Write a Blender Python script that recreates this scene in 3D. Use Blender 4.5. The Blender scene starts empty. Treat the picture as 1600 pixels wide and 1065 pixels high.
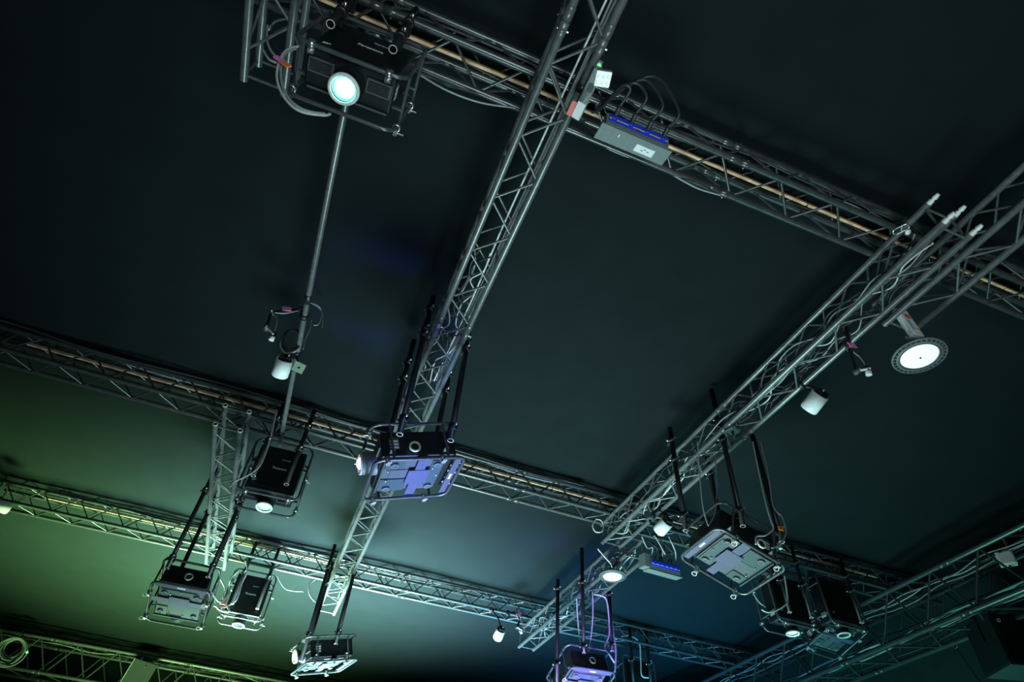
import bpy, bmesh, math, random
from mathutils import Vector, Matrix
C = bpy.context
COL = C.scene.collection
random.seed(11)

# ------------------------------------------------------------------ camera
F_PX = 945.7
YAW, PITCH, ROLL = 0.3058733, 0.80063793, 0.09148582
def cam_axes():
    ca, sa, cb, sb, cc, sc = math.cos(YAW), math.sin(YAW), math.cos(PITCH), math.sin(PITCH), math.cos(ROLL), math.sin(ROLL)
    f = Vector((sa*cb, ca*cb, sb)); r = Vector((ca, -sa, 0)); u = r.cross(f)
    return cc*r + sc*u, -sc*r + cc*u, f
CR, CU, CF = cam_axes()
cam_d = bpy.data.cameras.new('camera')
cam_d.sensor_width = 36.0
cam_d.lens = F_PX/1600*36
cam_d.clip_start = 0.05
cam = bpy.data.objects.new('camera', cam_d)
COL.objects.link(cam)
cam.matrix_world = Matrix(((CR.x, CU.x, -CF.x, 0), (CR.y, CU.y, -CF.y, 0), (CR.z, CU.z, -CF.z, 0), (0, 0, 0, 1)))
C.scene.camera = cam

# ------------------------------------------------------------------ world, light, exposure
sc = C.scene
sc.view_settings.view_transform = 'Standard'
sc.view_settings.look = 'None'
sc.view_settings.gamma = 1
sc.view_settings.use_curve_mapping = False
sc.view_settings.exposure = 0.0
w = bpy.data.worlds.new('world'); sc.world = w; w.use_nodes = True
w.node_tree.nodes['Background'].inputs[0].default_value = (0.02, 0.03, 0.035, 1)
w.node_tree.nodes['Background'].inputs[1].default_value = 0.1

def area(name, loc, size, color, energy, spread=180, target=None):
    d = bpy.data.lights.new(name, 'AREA'); d.shape = 'RECTANGLE'
    d.size, d.size_y = size; d.color = color; d.energy = energy; d.spread = math.radians(spread)
    o = bpy.data.objects.new(name, d); COL.objects.link(o); o.location = loc
    if target is None: o.rotation_euler = (math.pi, 0, 0)          # shines up
    else: o.rotation_euler = (Vector(target)-Vector(loc)).to_track_quat('-Z', 'Y').to_euler()
    return o
FL = -1.55                                                          # floor images thrown by the projectors light the rig from below, with added fills
area('green_floor_light', (-1.9, 11.6, FL), (2.0, 2.6), (0.46, 1.0, 0.34), 1050, 82)
area('teal_floor_light', (0.8, 10.2, FL), (2.2, 2.4), (0.56, 0.98, 1.0), 1150, 68)
area('blue_floor_light', (5.0, 9.6, FL), (2.4, 2.8), (0.05, 0.45, 0.95), 220, 74)
area('right_floor_light', (6.3, 6.4, FL), (2.0, 2.0), (0.16, 0.85, 0.68), 95, 120)
area('cool_floor_light', (1.9, 5.6, FL), (2.4, 2.4), (0.58, 0.93, 0.95), 265, 105)
area('front_fill_light', (1.0, -2.0, FL), (3.0, 2.4), (0.70, 0.94, 0.97), 170, 140)  # added fill behind the camera, brightens projector covers and lettering
area('blue_fill_light', (1.9, 3.7, FL), (0.8, 0.8), (0.08, 0.12, 1.0), 9, 13, (0.5, 3.95, 2.5))  # added narrow fill, turns the pink lens projector's underside blue
area('violet_fill_light', (3.3, 5.0, FL), (0.8, 0.8), (0.26, 0.04, 1.0), 24, 14, (3.5, 7.1, 2.4))  # added narrow fill, tints one projector at the bottom edge purple

# ------------------------------------------------------------------ pixel rays (photograph frame 1600 x 1065) met with real planes
def ray(px, py):
    return CF + CR*((px-800)/F_PX) - CU*((py-532.5)/F_PX)
def atz(px, py, z): d = ray(px, py); return d*(z/d.z)
def aty(px, py, y): d = ray(px, py); return d*(y/d.y)
def atx(px, py, x): d = ray(px, py); return d*(x/d.x)

# ------------------------------------------------------------------ materials
def mat(name, col, rough=0.5, metal=0.0, var=0.12, scale=40, bump=0.0, emit=None, es=0, spec=0.5):
    m = bpy.data.materials.new(name); m.use_nodes = True
    nt = m.node_tree; b = nt.nodes['Principled BSDF']
    b.inputs['Roughness'].default_value = rough; b.inputs['Metallic'].default_value = metal
    b.inputs['Specular IOR Level'].default_value = spec
    tc = nt.nodes.new('ShaderNodeTexCoord'); n = nt.nodes.new('ShaderNodeTexNoise')
    n.inputs['Scale'].default_value = scale; n.inputs['Detail'].default_value = 4
    nt.links.new(tc.outputs['Object'], n.inputs['Vector'])
    r = nt.nodes.new('ShaderNodeValToRGB')
    r.color_ramp.elements[0].position = 0.3; r.color_ramp.elements[1].position = 0.7
    r.color_ramp.elements[0].color = tuple(c*(1-var) for c in col)+(1,)
    r.color_ramp.elements[1].color = tuple(min(1, c*(1+var)) for c in col)+(1,)
    nt.links.new(n.outputs['Fac'], r.inputs['Fac']); nt.links.new(r.outputs['Color'], b.inputs['Base Color'])
    if bump:
        bp = nt.nodes.new('ShaderNodeBump'); bp.inputs['Strength'].default_value = bump
        nt.links.new(n.outputs['Fac'], bp.inputs['Height']); nt.links.new(bp.outputs['Normal'], b.inputs['Normal'])
    if emit:
        b.inputs['Emission Color'].default_value = emit+(1,); b.inputs['Emission Strength'].default_value = es
    return m
M = dict(
    fabric=mat('black_fabric', (0.0078, 0.0114, 0.0124), 0.95, 0, 0.08, 3, 0.03, spec=0.1),
    wall=mat('dark_wall_drape', (0.035, 0.05, 0.052), 0.95, 0, 0.2, 2, spec=0.1),
    floor=mat('dark_floor', (0.05, 0.05, 0.05), 0.6),
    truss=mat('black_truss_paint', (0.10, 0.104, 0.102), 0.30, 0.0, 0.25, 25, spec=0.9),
    truss_shaded=mat('shaded_truss_paint', (0.045, 0.047, 0.046), 0.28, 0.0, 0.25, 25, spec=0.9),  # darker copy of the truss paint, shade put into its colour
    cone=mat('bare_aluminium', (0.85, 0.82, 0.76), 0.45, 0.15),
    pole=mat('black_pole_paint', (0.012, 0.012, 0.013), 0.4, 0, 0.3),
    body=mat('black_projector_paint', (0.008, 0.009, 0.0105), 0.42, 0, 0.2),
    grille=mat('grey_grille', (0.075, 0.078, 0.078), 0.5),
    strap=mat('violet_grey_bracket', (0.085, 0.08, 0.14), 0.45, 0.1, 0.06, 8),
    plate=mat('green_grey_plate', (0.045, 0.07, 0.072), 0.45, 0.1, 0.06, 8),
    dplate=mat('dark_bracket_plate', (0.07, 0.075, 0.08), 0.5),
    cage=mat('grey_cage_tube', (0.10, 0.104, 0.11), 0.22, 0.3, 0.2, 30, spec=0.8),
    steel=mat('zinc_steel', (0.62, 0.62, 0.6), 0.28, 0.9),
    ring=mat('pale_ring', (0.72, 0.74, 0.7), 0.35),
    white=mat('white_paint', (0.85, 0.86, 0.84), 0.4, 0, 0.03),
    paper=mat('white_paper', (0.85, 0.85, 0.86), 0.6, 0, 0.03),
    ink=mat('dark_ink', (0.05, 0.05, 0.06), 0.6),
    print=mat('white_print', (0.8, 0.82, 0.84), 0.5, 0, 0.02),
    pink=mat('pink_tape', (0.95, 0.2, 0.55), 0.5),
    orange=mat('orange_tape', (0.95, 0.2, 0.04), 0.5),
    red=mat('red_sticker', (0.75, 0.16, 0.12), 0.5),
    yellow=mat('amber_sticker', (0.95, 0.55, 0.08), 0.5),
    dwood=mat('dimmed_wood_batten', (0.46, 0.29, 0.19), 0.6, 0, 0.3, 12),  # darker copy of the batten wood, dimness put into the colour
    cable=mat('black_cable', (0.03, 0.03, 0.032), 0.45),
    gcable=mat('grey_cable', (0.34, 0.35, 0.35), 0.45),
    wcable=mat('pale_cable', (0.62, 0.63, 0.62), 0.45),
    wood=mat('pale_wood_batten', (0.85, 0.46, 0.27), 0.6, 0, 0.3, 12),
    box=mat('grey_box_paint', (0.16, 0.18, 0.177), 0.5),
    blue=mat('blue_socket', (0.02, 0.06, 0.75), 0.35),
    green=mat('pale_green_plate', (0.36, 0.5, 0.36), 0.5),
    glass=mat('dark_lens_glass', (0.02, 0.02, 0.03), 0.05, 0, 0, spec=1.0),
    pglass=mat('pink_coated_lens', (0.75, 0.35, 0.4), 0.08, 0.6, 0.05),
    lit=mat('lit_lens', (0.9, 1, 1), 0.3, 0, 0, emit=(0.62, 1.0, 0.93), es=9),
    rim=mat('lit_lens_rim', (0.3, 0.8, 0.75), 0.2, 0, 0, emit=(0.05, 0.75, 0.62), es=1.1),
    litp=mat('lit_pink_lens', (1, 0.8, 0.85), 0.3, 0, 0, emit=(1.0, 0.62, 0.70), es=2.2),
    lity=mat('lit_yellow_lens', (1, 1, 0.7), 0.3, 0, 0, emit=(1.0, 0.95, 0.22), es=2.6),
    led=mat('led_diffuser', (0.9, 0.95, 0.95), 0.4, 0, 0, emit=(0.78, 0.95, 0.98), es=0.72),
    sled=mat('floodlight_diffuser', (0.8, 0.85, 0.8), 0.4, 0, 0.05, emit=(0.85, 1.0, 0.9), es=0.35),
    gled=mat('green_indicator', (0.1, 0.8, 0.2), 0.4, 0, 0, emit=(0.2, 1, 0.3), es=1.2),
)

# ------------------------------------------------------------------ mesh builder
def perp(d):
    a = Vector((0, 0, 1)) if abs(d.z) < 0.9 else Vector((1, 0, 0))
    u = d.cross(a).normalized(); return u, d.cross(u).normalized()
class MB:
    def __init__(s): s.v = []; s.f = []; s.sm = []
    def add(s, vs, fs, smooth=False):
        o = len(s.v); s.v += [tuple(v) for v in vs]
        for f in fs: s.f.append(tuple(i+o for i in f)); s.sm.append(smooth)
    def box(s, c, size, rot=None):
        c = Vector(c); h = Vector(size)/2
        vs = []
        for x in (-1, 1):
            for y in (-1, 1):
                for z in (-1, 1):
                    p = Vector((x*h.x, y*h.y, z*h.z)); vs.append(c+(rot @ p if rot else p))
        s.add(vs, [(0,1,3,2),(4,6,7,5),(0,4,5,1),(2,3,7,6),(0,2,6,4),(1,5,7,3)])
        return s
    def cbox(s, c, size, ch):                                    # box with chamfered edges
        bm = bmesh.new(); bmesh.ops.create_cube(bm, size=1)
        for v in bm.verts: v.co = Vector((v.co.x*size[0]+c[0], v.co.y*size[1]+c[1], v.co.z*size[2]+c[2]))
        bmesh.ops.bevel(bm, geom=bm.edges[:], offset=ch, segments=2, affect='EDGES', profile=0.5)
        bm.verts.index_update()
        s.add([v.co.copy() for v in bm.verts], [[v.index for v in f.verts] for f in bm.faces]); bm.free(); return s
    def tube(s, p, q, r, n=10, r2=None, caps=True):
        p, q = Vector(p), Vector(q); d = (q-p).normalized(); u, v = perp(d); r2 = r if r2 is None else r2
        vs = []
        for k in range(n):
            a = 2*math.pi*k/n; e = u*math.cos(a)+v*math.sin(a); vs += [p+e*r, q+e*r2]
        s.add(vs, [(2*k, 2*k+1, (2*k+3) % (2*n), (2*k+2) % (2*n)) for k in range(n)], True)
        if caps: s.add(vs, [tuple(2*k for k in range(n)), tuple(2*k+1 for k in reversed(range(n)))])
        return s
    def path(s, pts, r, n=7, closed=False):
        pts = [Vector(p) for p in pts]; m = len(pts); vs = []; u = None
        for i, p in enumerate(pts):
            a = pts[(i-1) % m] if (closed or i) else p; b = pts[(i+1) % m] if (closed or i < m-1) else p
            d = (b-a)
            d = d.normalized() if d.length > 1e-9 else Vector((0, 0, 1))
            if u is None: u, _ = perp(d)
            u = (u-d*u.dot(d)); u = u.normalized() if u.length > 1e-6 else perp(d)[0]
            v = d.cross(u)
            for k in range(n):
                t = 2*math.pi*k/n; vs.append(p+(u*math.cos(t)+v*math.sin(t))*r)
        fs = []
        for i in range(m if closed else m-1):
            j = (i+1) % m
            for k in range(n): fs.append((i*n+k, i*n+(k+1) % n, j*n+(k+1) % n, j*n+k))
        s.add(vs, fs, True)
        if not closed: s.add(vs, [tuple(reversed(range(n))), tuple(range((m-1)*n, m*n))])
        return s
    def lathe(s, prof, c=(0,0,0), axis=(0,0,1), n=24, cap0=False, cap1=False):   # prof: (radius, height) along axis
        c = Vector(c); d = Vector(axis).normalized(); u, v = perp(d); vs = []; m = len(prof)
        for k in range(n):
            a = 2*math.pi*k/n; e = u*math.cos(a)+v*math.sin(a)
            for (r, h) in prof: vs.append(c+d*h+e*r)
        fs = [(k*m+i, ((k+1) % n)*m+i, ((k+1) % n)*m+i+1, k*m+i+1) for k in range(n) for i in range(m-1)]
        s.add(vs, fs, True)
        if cap0: s.add(vs, [tuple(k*m for k in range(n))])
        if cap1: s.add(vs, [tuple(k*m+m-1 for k in reversed(range(n)))])
        return s
    def torus(s, c, axis, R, r, n=20, k=8, a0=0, a1=2*math.pi):
        c = Vector(c); d = Vector(axis).normalized(); u, v = perp(d)
        full = abs(a1-a0-2*math.pi) < 1e-6; cnt = n if full else n+1
        return s.path([c+(u*math.cos(a0+(a1-a0)*i/n)+v*math.sin(a0+(a1-a0)*i/n))*R for i in range(cnt)], r, k, full)
    def mesh(s, name):
        m = bpy.data.meshes.new(name); m.from_pydata(s.v, [], s.f)
        m.polygons.foreach_set('use_smooth', s.sm); m.update()
        bm = bmesh.new(); bm.from_mesh(m); bmesh.ops.recalc_face_normals(bm, faces=bm.faces[:]); bm.to_mesh(m); bm.free()
        return m
CACHE = {}
def cached(key, mb_fn, material):
    if key not in CACHE:
        me = mb_fn().mesh(str(key if isinstance(key, str) else key[0])); me.materials.append(M[material]); CACHE[key] = me
    return CACHE[key]
def link(name, me, parent=None, mw=None):
    o = bpy.data.objects.new(name, me); COL.objects.link(o)
    if parent: o.parent = parent
    if mw is not None: o.matrix_basis = mw
    return o
def obj(name, mb, material, parent=None, mw=None, label=None):
    me = mb.mesh(name); me.materials.append(M[material])
    o = link(name, me, parent, mw)
    if label: o['label'] = label
    return o
def tag(o, label, cat, group=None, kind=None):
    if label: o['label'] = label
    if cat: o['category'] = cat
    if group: o['group'] = group
    if kind: o['kind'] = kind
    return o
def thing(name, label, cat, mw=None, group=None):
    o = bpy.data.objects.new(name, None); COL.objects.link(o); o.empty_display_size = 0.05
    if mw is not None: o.matrix_basis = mw
    return tag(o, label, cat, group)
def structure(o): o['kind'] = 'structure'; return o
def T(x, y=None, z=None): return Matrix.Translation(Vector((x, y, z)) if y is not None else Vector(x))
def smooth_pts(pts, n=6):                                           # Catmull-Rom through the points
    p = [Vector(a) for a in pts]; out = []
    for i in range(len(p)-1):
        a = p[max(i-1, 0)]; b = p[i]; c = p[i+1]; d = p[min(i+2, len(p)-1)]
        for k in range(n):
            t = k/n
            out.append(0.5*((2*b)+(c-a)*t+(2*a-5*b+4*c-d)*t*t+(3*b-a-3*c+d)*t**3))
    out.append(p[-1]); return out

# ------------------------------------------------------------------ room shell
XL, XR, YN, YF, ZF, ZC = -10.5, 8.55, -4.0, 17.0, -1.6, 4.2
TY = (1.4925, 5.9293, 9.3292)                                       # the three ceiling trusses
def ceiling_z(x, y):
    ys = (-3.5,)+TY+(16.5,)
    z = ZC
    for a, b in zip(ys, ys[1:]):
        if a <= y <= b:
            t = (y-a)/(b-a); z += 0.10*(math.sin(math.pi*t))**0.6
    z += 0.012*math.sin(x*1.7+y*0.6)+0.008*math.sin(x*0.8-y*2.1)
    return z
mb = MB(); NX, NY = 64, 120
vs = [(XL+(XR-XL)*i/NX, YN+(YF-YN)*j/NY, ceiling_z(XL+(XR-XL)*i/NX, YN+(YF-YN)*j/NY)) for j in range(NY+1) for i in range(NX+1)]
mb.add(vs, [(j*(NX+1)+i, j*(NX+1)+i+1, (j+1)*(NX+1)+i+1, (j+1)*(NX+1)+i) for j in range(NY) for i in range(NX)], True)
structure(obj('ceiling', mb, 'fabric'))
structure(obj('floor', MB().box(((XL+XR)/2, (YN+YF)/2, ZF-0.05), (XR-XL, YF-YN, 0.1)), 'floor'))
H = ZC+0.35-ZF; ZM = (ZC+0.35+ZF)/2
def drape(p, q, n):                                                 # pleated black drape wall
    p, q = Vector(p), Vector(q); d = (q-p); nrm = Vector((d.y, -d.x, 0)).normalized(); m = MB(); vs = []
    for i in range(n+1):
        b = p+d*i/n+nrm*0.05*math.sin(i*1.35)
        vs += [(b.x, b.y, ZF), (b.x, b.y, ZC+0.35)]
    m.add(vs, [(2*i, 2*i+2, 2*i+3, 2*i+1) for i in range(n)], True); return m
structure(obj('wall_back', drape((XL, YF, 0), (XR, YF, 0), 90), 'wall'))
structure(obj('wall_front', drape((XL, YN, 0), (XR, YN, 0), 60), 'wall'))
structure(obj('wall_left', drape((XL, YN, 0), (XL, YF, 0), 60), 'wall'))
structure(obj('wall_right', drape((XR, YN, 0), (XR, YF, 0), 60), 'wall'))

# ------------------------------------------------------------------ trusses
def truss(label, axis, c, z, w, s0, s1, phase, flip=False, period=0.475, rc=0.025, rb=0.009, cones=(False, False), joints=(), finish='truss', rims=False):
    """axis 'x' or 'y'; c = position across, phase = a node on the bottom chord at the -c side (or +c side when flip)"""
    root = thing('box_truss', label, 'truss', T(*((s0, c, z) if axis == 'x' else (c, s0, z))))
    def W(s, a, b): return Vector((s-s0, a*w/2, b*w/2)) if axis == 'x' else Vector((a*w/2, s-s0, b*w/2))
    L = s1-s0
    key = ('chord', axis, round(L, 3), rc, finish)
    for a in (-1, 1):
        for b in (-1, 1):
            link('chord', cached(key, lambda: MB().tube((0,0,0), (L,0,0) if axis == 'x' else (0,L,0), rc, 12), finish), root, T(W(s0, a, b)))
    def brace_mesh(vec):
        k = ('brace', tuple(round(x, 3) for x in vec), rb, finish)
        return cached(k, lambda: MB().tube(vec*0.04, vec*0.96, rb, 7, caps=False), finish)
    h = period/2
    f = 1 if flip else -1
    # faces: (a,b) chord carrying the phase nodes -> (a2,b2) opposite chord
    faces = [((f,-1),(-f,-1)), ((f,1),(-f,1)), ((f,-1),(f,1)), ((-f,1),(-f,-1))]
    shift = [0, 0.03, 0, 0]
    for (A, B), sh in zip(faces, shift):
        s = phase+sh+math.ceil((s0+0.06-phase)/h)*h
        k = round((s-phase-sh)/h)
        while s+h <= s1-0.04:
            p, q = (A, B) if k % 2 == 0 else (B, A)
            v = W(s+h, *q)-W(s, *p)
            link('brace', brace_mesh(v), root, T(W(s, *p)))
            s += h; k += 1
    for e in (s0+0.035, s1-0.035):                                  # square end frames
        for A, B in (((-1,-1),(1,-1)), ((-1,1),(1,1)), ((-1,-1),(-1,1)), ((1,-1),(1,1))):
            v = W(e, *B)-W(e, *A)
            link('end_bar', brace_mesh(v), root, T(W(e, *A)))
    for e, on, sg in ((s0, cones[0], -1), (s1, cones[1], 1)):       # conical couplers left open on free ends
        if on:
            ax = (sg, 0, 0) if axis == 'x' else (0, sg, 0)
            for a in (-1, 1):
                for b in (-1, 1):
                    link('coupler', cached(('coupler', axis, sg), lambda: MB().lathe([(0.021,0),(0.019,0.03),(0.014,0.035),(0.014,0.045),(0.02,0.05),(0.013,0.085)], axis=ax, n=12, cap1=True), 'cone'), root, T(W(e, a, b)))
    if rims:
        for a in (-1, 1):
            for b in (-1, 1):
                link('tube_rim', cached('tube_rim', lambda: MB().torus((0,-0.002,0),(0,1,0),rc-0.003,0.005,16,6), 'ring'), root, T(W(s0, a, b)))
    for j in joints:
        for a in (-1, 1):
            for b in (-1, 1):
                ax = (1,0,0) if axis == 'x' else (0,1,0)
                o = link('joint_sleeve', cached(('sleeve', axis, rc, finish), lambda: MB().lathe([(rc,-0.08),(rc*1.14,-0.075),(rc*1.14,-0.004),(rc,-0.003),(rc,0.003),(rc*1.14,0.004),(rc*1.14,0.075),(rc,0.08)], axis=ax, n=12), finish), root, T(W(j, a, b)))
                link('pin', cached(('pin', axis), lambda: MB().tube((-0.03*(axis=='y'),-0.03*(axis=='x'),-0.0), (0.038*(axis=='y'),0.038*(axis=='x'),0), 0.007, 8).tube((0,0,-0.035),(0,0,0.033),0.006,8), 'steel'), o, T(Vector(ax)*0.05))
    return root
ZT, ZB = 4.014, 3.744
truss('long black ceiling truss at the top, crossing behind the large lit projector and power bar', 'x', TY[0], ZT, 0.2443, -3.2, 8.4, 2.264, joints=(-0.55, 1.93), finish='truss_shaded')
truss('long black ceiling truss across the middle, behind the projector with the pink lens', 'x', TY[1], ZT, 0.247, -6.5, 8.4, -2.905, joints=(0.9, 2.1), finish='truss_shaded')
truss('long black ceiling truss low on the left, behind the two projectors hung side by side', 'x', TY[2], ZT, 0.25, -4.15, 8.4, -2.922, period=0.462, joints=(1.55,), finish='truss_shaded')
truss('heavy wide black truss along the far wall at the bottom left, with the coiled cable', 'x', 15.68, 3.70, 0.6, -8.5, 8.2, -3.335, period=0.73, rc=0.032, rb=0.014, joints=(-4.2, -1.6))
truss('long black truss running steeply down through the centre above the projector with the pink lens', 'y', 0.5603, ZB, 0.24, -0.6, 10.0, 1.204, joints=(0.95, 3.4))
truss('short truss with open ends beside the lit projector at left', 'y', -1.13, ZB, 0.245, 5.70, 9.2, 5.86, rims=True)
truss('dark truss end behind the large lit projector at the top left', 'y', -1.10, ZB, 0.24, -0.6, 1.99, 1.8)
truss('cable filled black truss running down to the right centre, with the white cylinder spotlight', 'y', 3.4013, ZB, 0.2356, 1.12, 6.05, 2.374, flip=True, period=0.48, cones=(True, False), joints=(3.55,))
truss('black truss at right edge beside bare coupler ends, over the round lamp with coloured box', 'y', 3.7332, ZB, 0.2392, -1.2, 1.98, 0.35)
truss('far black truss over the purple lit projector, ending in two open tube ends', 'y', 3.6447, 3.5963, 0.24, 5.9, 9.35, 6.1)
truss('heavy wide black truss along the right wall at the bottom right', 'y', 7.77, 3.5546, 0.6, -1.5, 15.2, 6.87-0.7*3, period=0.7, rc=0.034, rb=0.014, joints=(6.9, 4.9), finish='truss_shaded')

# pale battens seen through the ceiling trusses
for (x0, x1, y, z, lb) in ((-1.2, 7.5, TY[0]+0.05, 4.112, 'pale orange wooden batten inside the topmost truss'),
                           (-3.3, 7.5, TY[1]-0.02, 4.10, 'pale orange wooden batten inside the middle truss'),
                           (-3.6, 0.4, TY[2]-0.02, 4.10, 'pale wooden batten inside the low left truss')):
    m = MB()
    s = x0
    while s < x1:
        e = min(s+1.95, x1); m.cbox(((s+e)/2, y, z), (e-s-0.012, 0.022, 0.03), 0.003); s = e
    tag(obj('batten', m, 'wood' if y < 3 else 'dwood'), lb, 'batten')

# ------------------------------------------------------------------ text and small helpers
def text_mesh(s, size, material, bold=0.0):
    cu = bpy.data.curves.new('lettering', 'FONT'); cu.body = s; cu.size = size; cu.align_x = 'CENTER'; cu.align_y = 'CENTER'
    cu.extrude = 0.0006; cu.offset = bold
    o = bpy.data.objects.new('lettering', cu); COL.objects.link(o)
    dg = C.evaluated_depsgraph_get(); dg.update()
    me = bpy.data.meshes.new_from_object(o.evaluated_get(dg)); me.name = 'lettering'
    bpy.data.objects.remove(o); me.materials.clear(); me.materials.append(M[material]); return me
BRAND = text_mesh('Panasonic', 0.036, 'print', 0.0008)
SMALL = text_mesh('SOLID SHINE', 0.014, 'print', 0.0003)

def rrect(w, d, z, r, n=5):
    pts = []
    for cx, cy, a in ((1,1,0),(-1,1,90),(-1,-1,180),(1,-1,270)):
        for k in range(n+1):
            t = math.radians(a+90*k/n); pts.append(Vector((cx*(w/2-r)+r*math.cos(t), cy*(d/2-r)+r*math.sin(t), z)))
    return pts
CW, CD, CH = 0.58, 0.66, 0.29
def clamp_mb():
    m = MB().lathe([(0.017,-0.016),(0.024,-0.016),(0.024,0.016),(0.017,0.016)], axis=(1,0,0), n=10)
    m.box((0,0,-0.03), (0.03,0.022,0.03)); m.tube((0,0,-0.03),(0,0.045,-0.03),0.006,7); return m
def rotv(v):
    v = Vector(v); th = v.length
    return Matrix.Rotation(th, 3, v.normalized()) if th > 1e-9 else Matrix.Identity(3)
def base(y, z):
    y, z = Vector(y), Vector(z); x = y.cross(z); return Matrix((x, y, z)).transposed()

def projector(label, y, z, rv, t, lens='dark', ring_at=None, plates=True, brand=True, group=None, sticker=None, cat='projector'):
    """local: x width, +y lens, +z printed cover, -z underside with bracket plates"""
    R3 = rotv(rv) @ base(y, z); mw = Matrix.Translation(t) @ R3.to_4x4()
    root = thing('projector', label, cat, mw, group)
    P = lambda n, key, fn, mt, m=None, par=None: link(n, cached((key, mt), fn, mt), par or root, m)
    body = P('body', 'projector_body', lambda: MB().cbox((0,-0.01,0.015), (0.47,0.55,0.205), 0.012).box((0,-0.01,0.119),(0.40,0.46,0.006)), 'body')
    for sx in (-1, 1):
        g = P('vent_grille', 'vent_grille', lambda: MB().cbox((0,0.268,0.0), (0.135,0.012,0.075), 0.003).box((0,0.2745,0.034),(0.125,0.006,0.008)).box((0,0.2745,-0.034),(0.125,0.006,0.008)), 'grille', T(sx*0.155, 0, 0.03))
        for k in range(6): P('louvre', 'louvre', lambda: MB().box((0,0.276,0),(0.115,0.005,0.004)), 'body', T(0,0,-0.025+0.01*k), g)
    r = P('lens_barrel', 'lens_barrel', lambda: MB().lathe([(0.088,0),(0.088,0.03),(0.075,0.035),(0.075,0.075),(0.083,0.08),(0.083,0.115),(0.070,0.116),(0.062,0.085),(0.0,0.085)], c=(0,0.26,0), axis=(0,1,0), n=32), 'box' if lens == 'pink' else 'body')
    P('lens_ring', 'lens_ring', lambda: MB().lathe([(0.066,0.112),(0.068,0.122),(0.080,0.122),(0.084,0.112)], c=(0,0.26,0), axis=(0,1,0), n=32), 'ring', None, r)
    gm = {'dark': 'glass', 'lit': 'lit', 'yellow': 'lity', 'pink': 'litp'}[lens]
    bulge = 0.035 if lens in ('pink', 'yellow') else 0.0                  # strongly domed front glass on the two seen edge-on
    P('lens_glass', ('lens_glass', gm), lambda: MB().lathe([(0.0,0.108+bulge),(0.025,0.106+bulge*0.9),(0.042,0.101+bulge*0.6),(0.052,0.095+bulge*0.3)], c=(0,0.26,0), axis=(0,1,0), n=32), gm, None, r)
    P('lens_rim', ('lens_rim', gm), lambda: MB().lathe([(0.052,0.095+bulge*0.3),(0.067,0.100)], c=(0,0.26,0), axis=(0,1,0), n=32), {'lit': 'rim', 'dark': 'glass', 'yellow': 'lity', 'pink': 'pglass'}[lens], None, r)
    # printed cover
    up = Matrix.Rotation(math.pi, 4, 'Z')
    if brand: link('lettering', BRAND, root, T(-0.02, -0.02, 0.1235) @ up)
    if brand: link('lettering', SMALL, root, T(-0.055, -0.135, 0.1235) @ up)
    P('emblem', 'emblem', lambda: MB().box((0,0,0.1225),(0.04,0.008,0.001), Matrix.Rotation(0.2,3,'Z')).box((0.006,0.013,0.1225),(0.032,0.006,0.001), Matrix.Rotation(0.2,3,'Z')), 'print', T(0.17, 0.16, 0))
    # side stickers
    for sx in (-1, 1):
        s = P('rating_label', 'rating_label', lambda: MB().box((0,0,0),(0.002,0.075,0.10)), 'grille', T(sx*0.2355, 0.17, 0.02))
        for k in range(3): P('label_strip', 'label_strip', lambda: MB().box((0,0,0),(0.004,0.06,0.016)), 'paper', T(0, 0, -0.036+0.026*k), s)
    # underside
    P('foot_plate', 'foot_plate', lambda: MB().cbox((0,0.02,-0.1), (0.44,0.46,0.012), 0.003), 'dplate')
    if plates:
        P('front_bracket', 'front_bracket', lambda: MB().box((0.135,0.13,-0.112),(0.17,0.2,0.008)), 'plate')
        P('front_bracket', 'front_bracket_narrow', lambda: MB().box((-0.16,0.16,-0.112),(0.11,0.14,0.008)), 'plate')
        P('front_lip', 'front_lip', lambda: MB().box((0,0.245,-0.118),(0.46,0.012,0.02)), 'plate')
        P('rear_bracket', 'rear_bracket', lambda: MB().box((-0.02,-0.155,-0.112),(0.36,0.085,0.008)), 'plate')
        P('recess_panel', 'recess_panel', lambda: MB().box((-0.02,0.11,-0.109),(0.12,0.14,0.006)), 'dplate')
        P('recess_panel', 'recess_panel_small', lambda: MB().box((0.17,-0.09,-0.109),(0.1,0.1,0.006)), 'dplate')
        b = P('cross_bracket', 'cross_bracket', lambda: MB().box((0,-0.03,-0.126),(0.58,0.075,0.006)).box((0,-0.03,-0.131),(0.2,0.16,0.006)), 'strap')
        for sx in (-1, 1):
            for k in range(5): P('bolt_hole', 'bolt_hole', lambda: MB().tube((0,0,-0.1335),(0,0,-0.1355),0.004,8), 'ink', T(sx*0.085, -0.09+0.03*k, 0), b)
        P('rear_bar', 'rear_bar', lambda: MB().box((0,-0.285,-0.135),(0.50,0.048,0.01)), 'strap')
        for k in range(4): P('label_mark', 'label_mark', lambda: MB().box((0,0,0),(0.014,0.018,0.002)), 'paper', T(-0.03+0.02*k, -0.285, -0.141))
        for sx, sy in ((-0.17,0.17),(0.17,0.17),(0.16,-0.15),(-0.16,-0.15)):
            k = P('adjust_foot', 'adjust_foot', lambda: MB().lathe([(0.03,0),(0.03,-0.018),(0.024,-0.024),(0,-0.024)], n=16), 'dplate', T(sx, sy, -0.106))
            P('foot_ring', 'foot_ring', lambda: MB().torus((0,0,-0.024),(0,0,1),0.024,0.005,16,6), 'box', None, k)
        for sx, sy in ((-0.08,0.2),(0.06,0.19),(0.09,0.03),(-0.1,-0.13),(0.0,-0.18)):
            P('screw', 'screw', lambda: MB().lathe([(0.009,0),(0.009,-0.008),(0,-0.01)], n=10), 'steel', T(sx, sy, -0.118))
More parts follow.
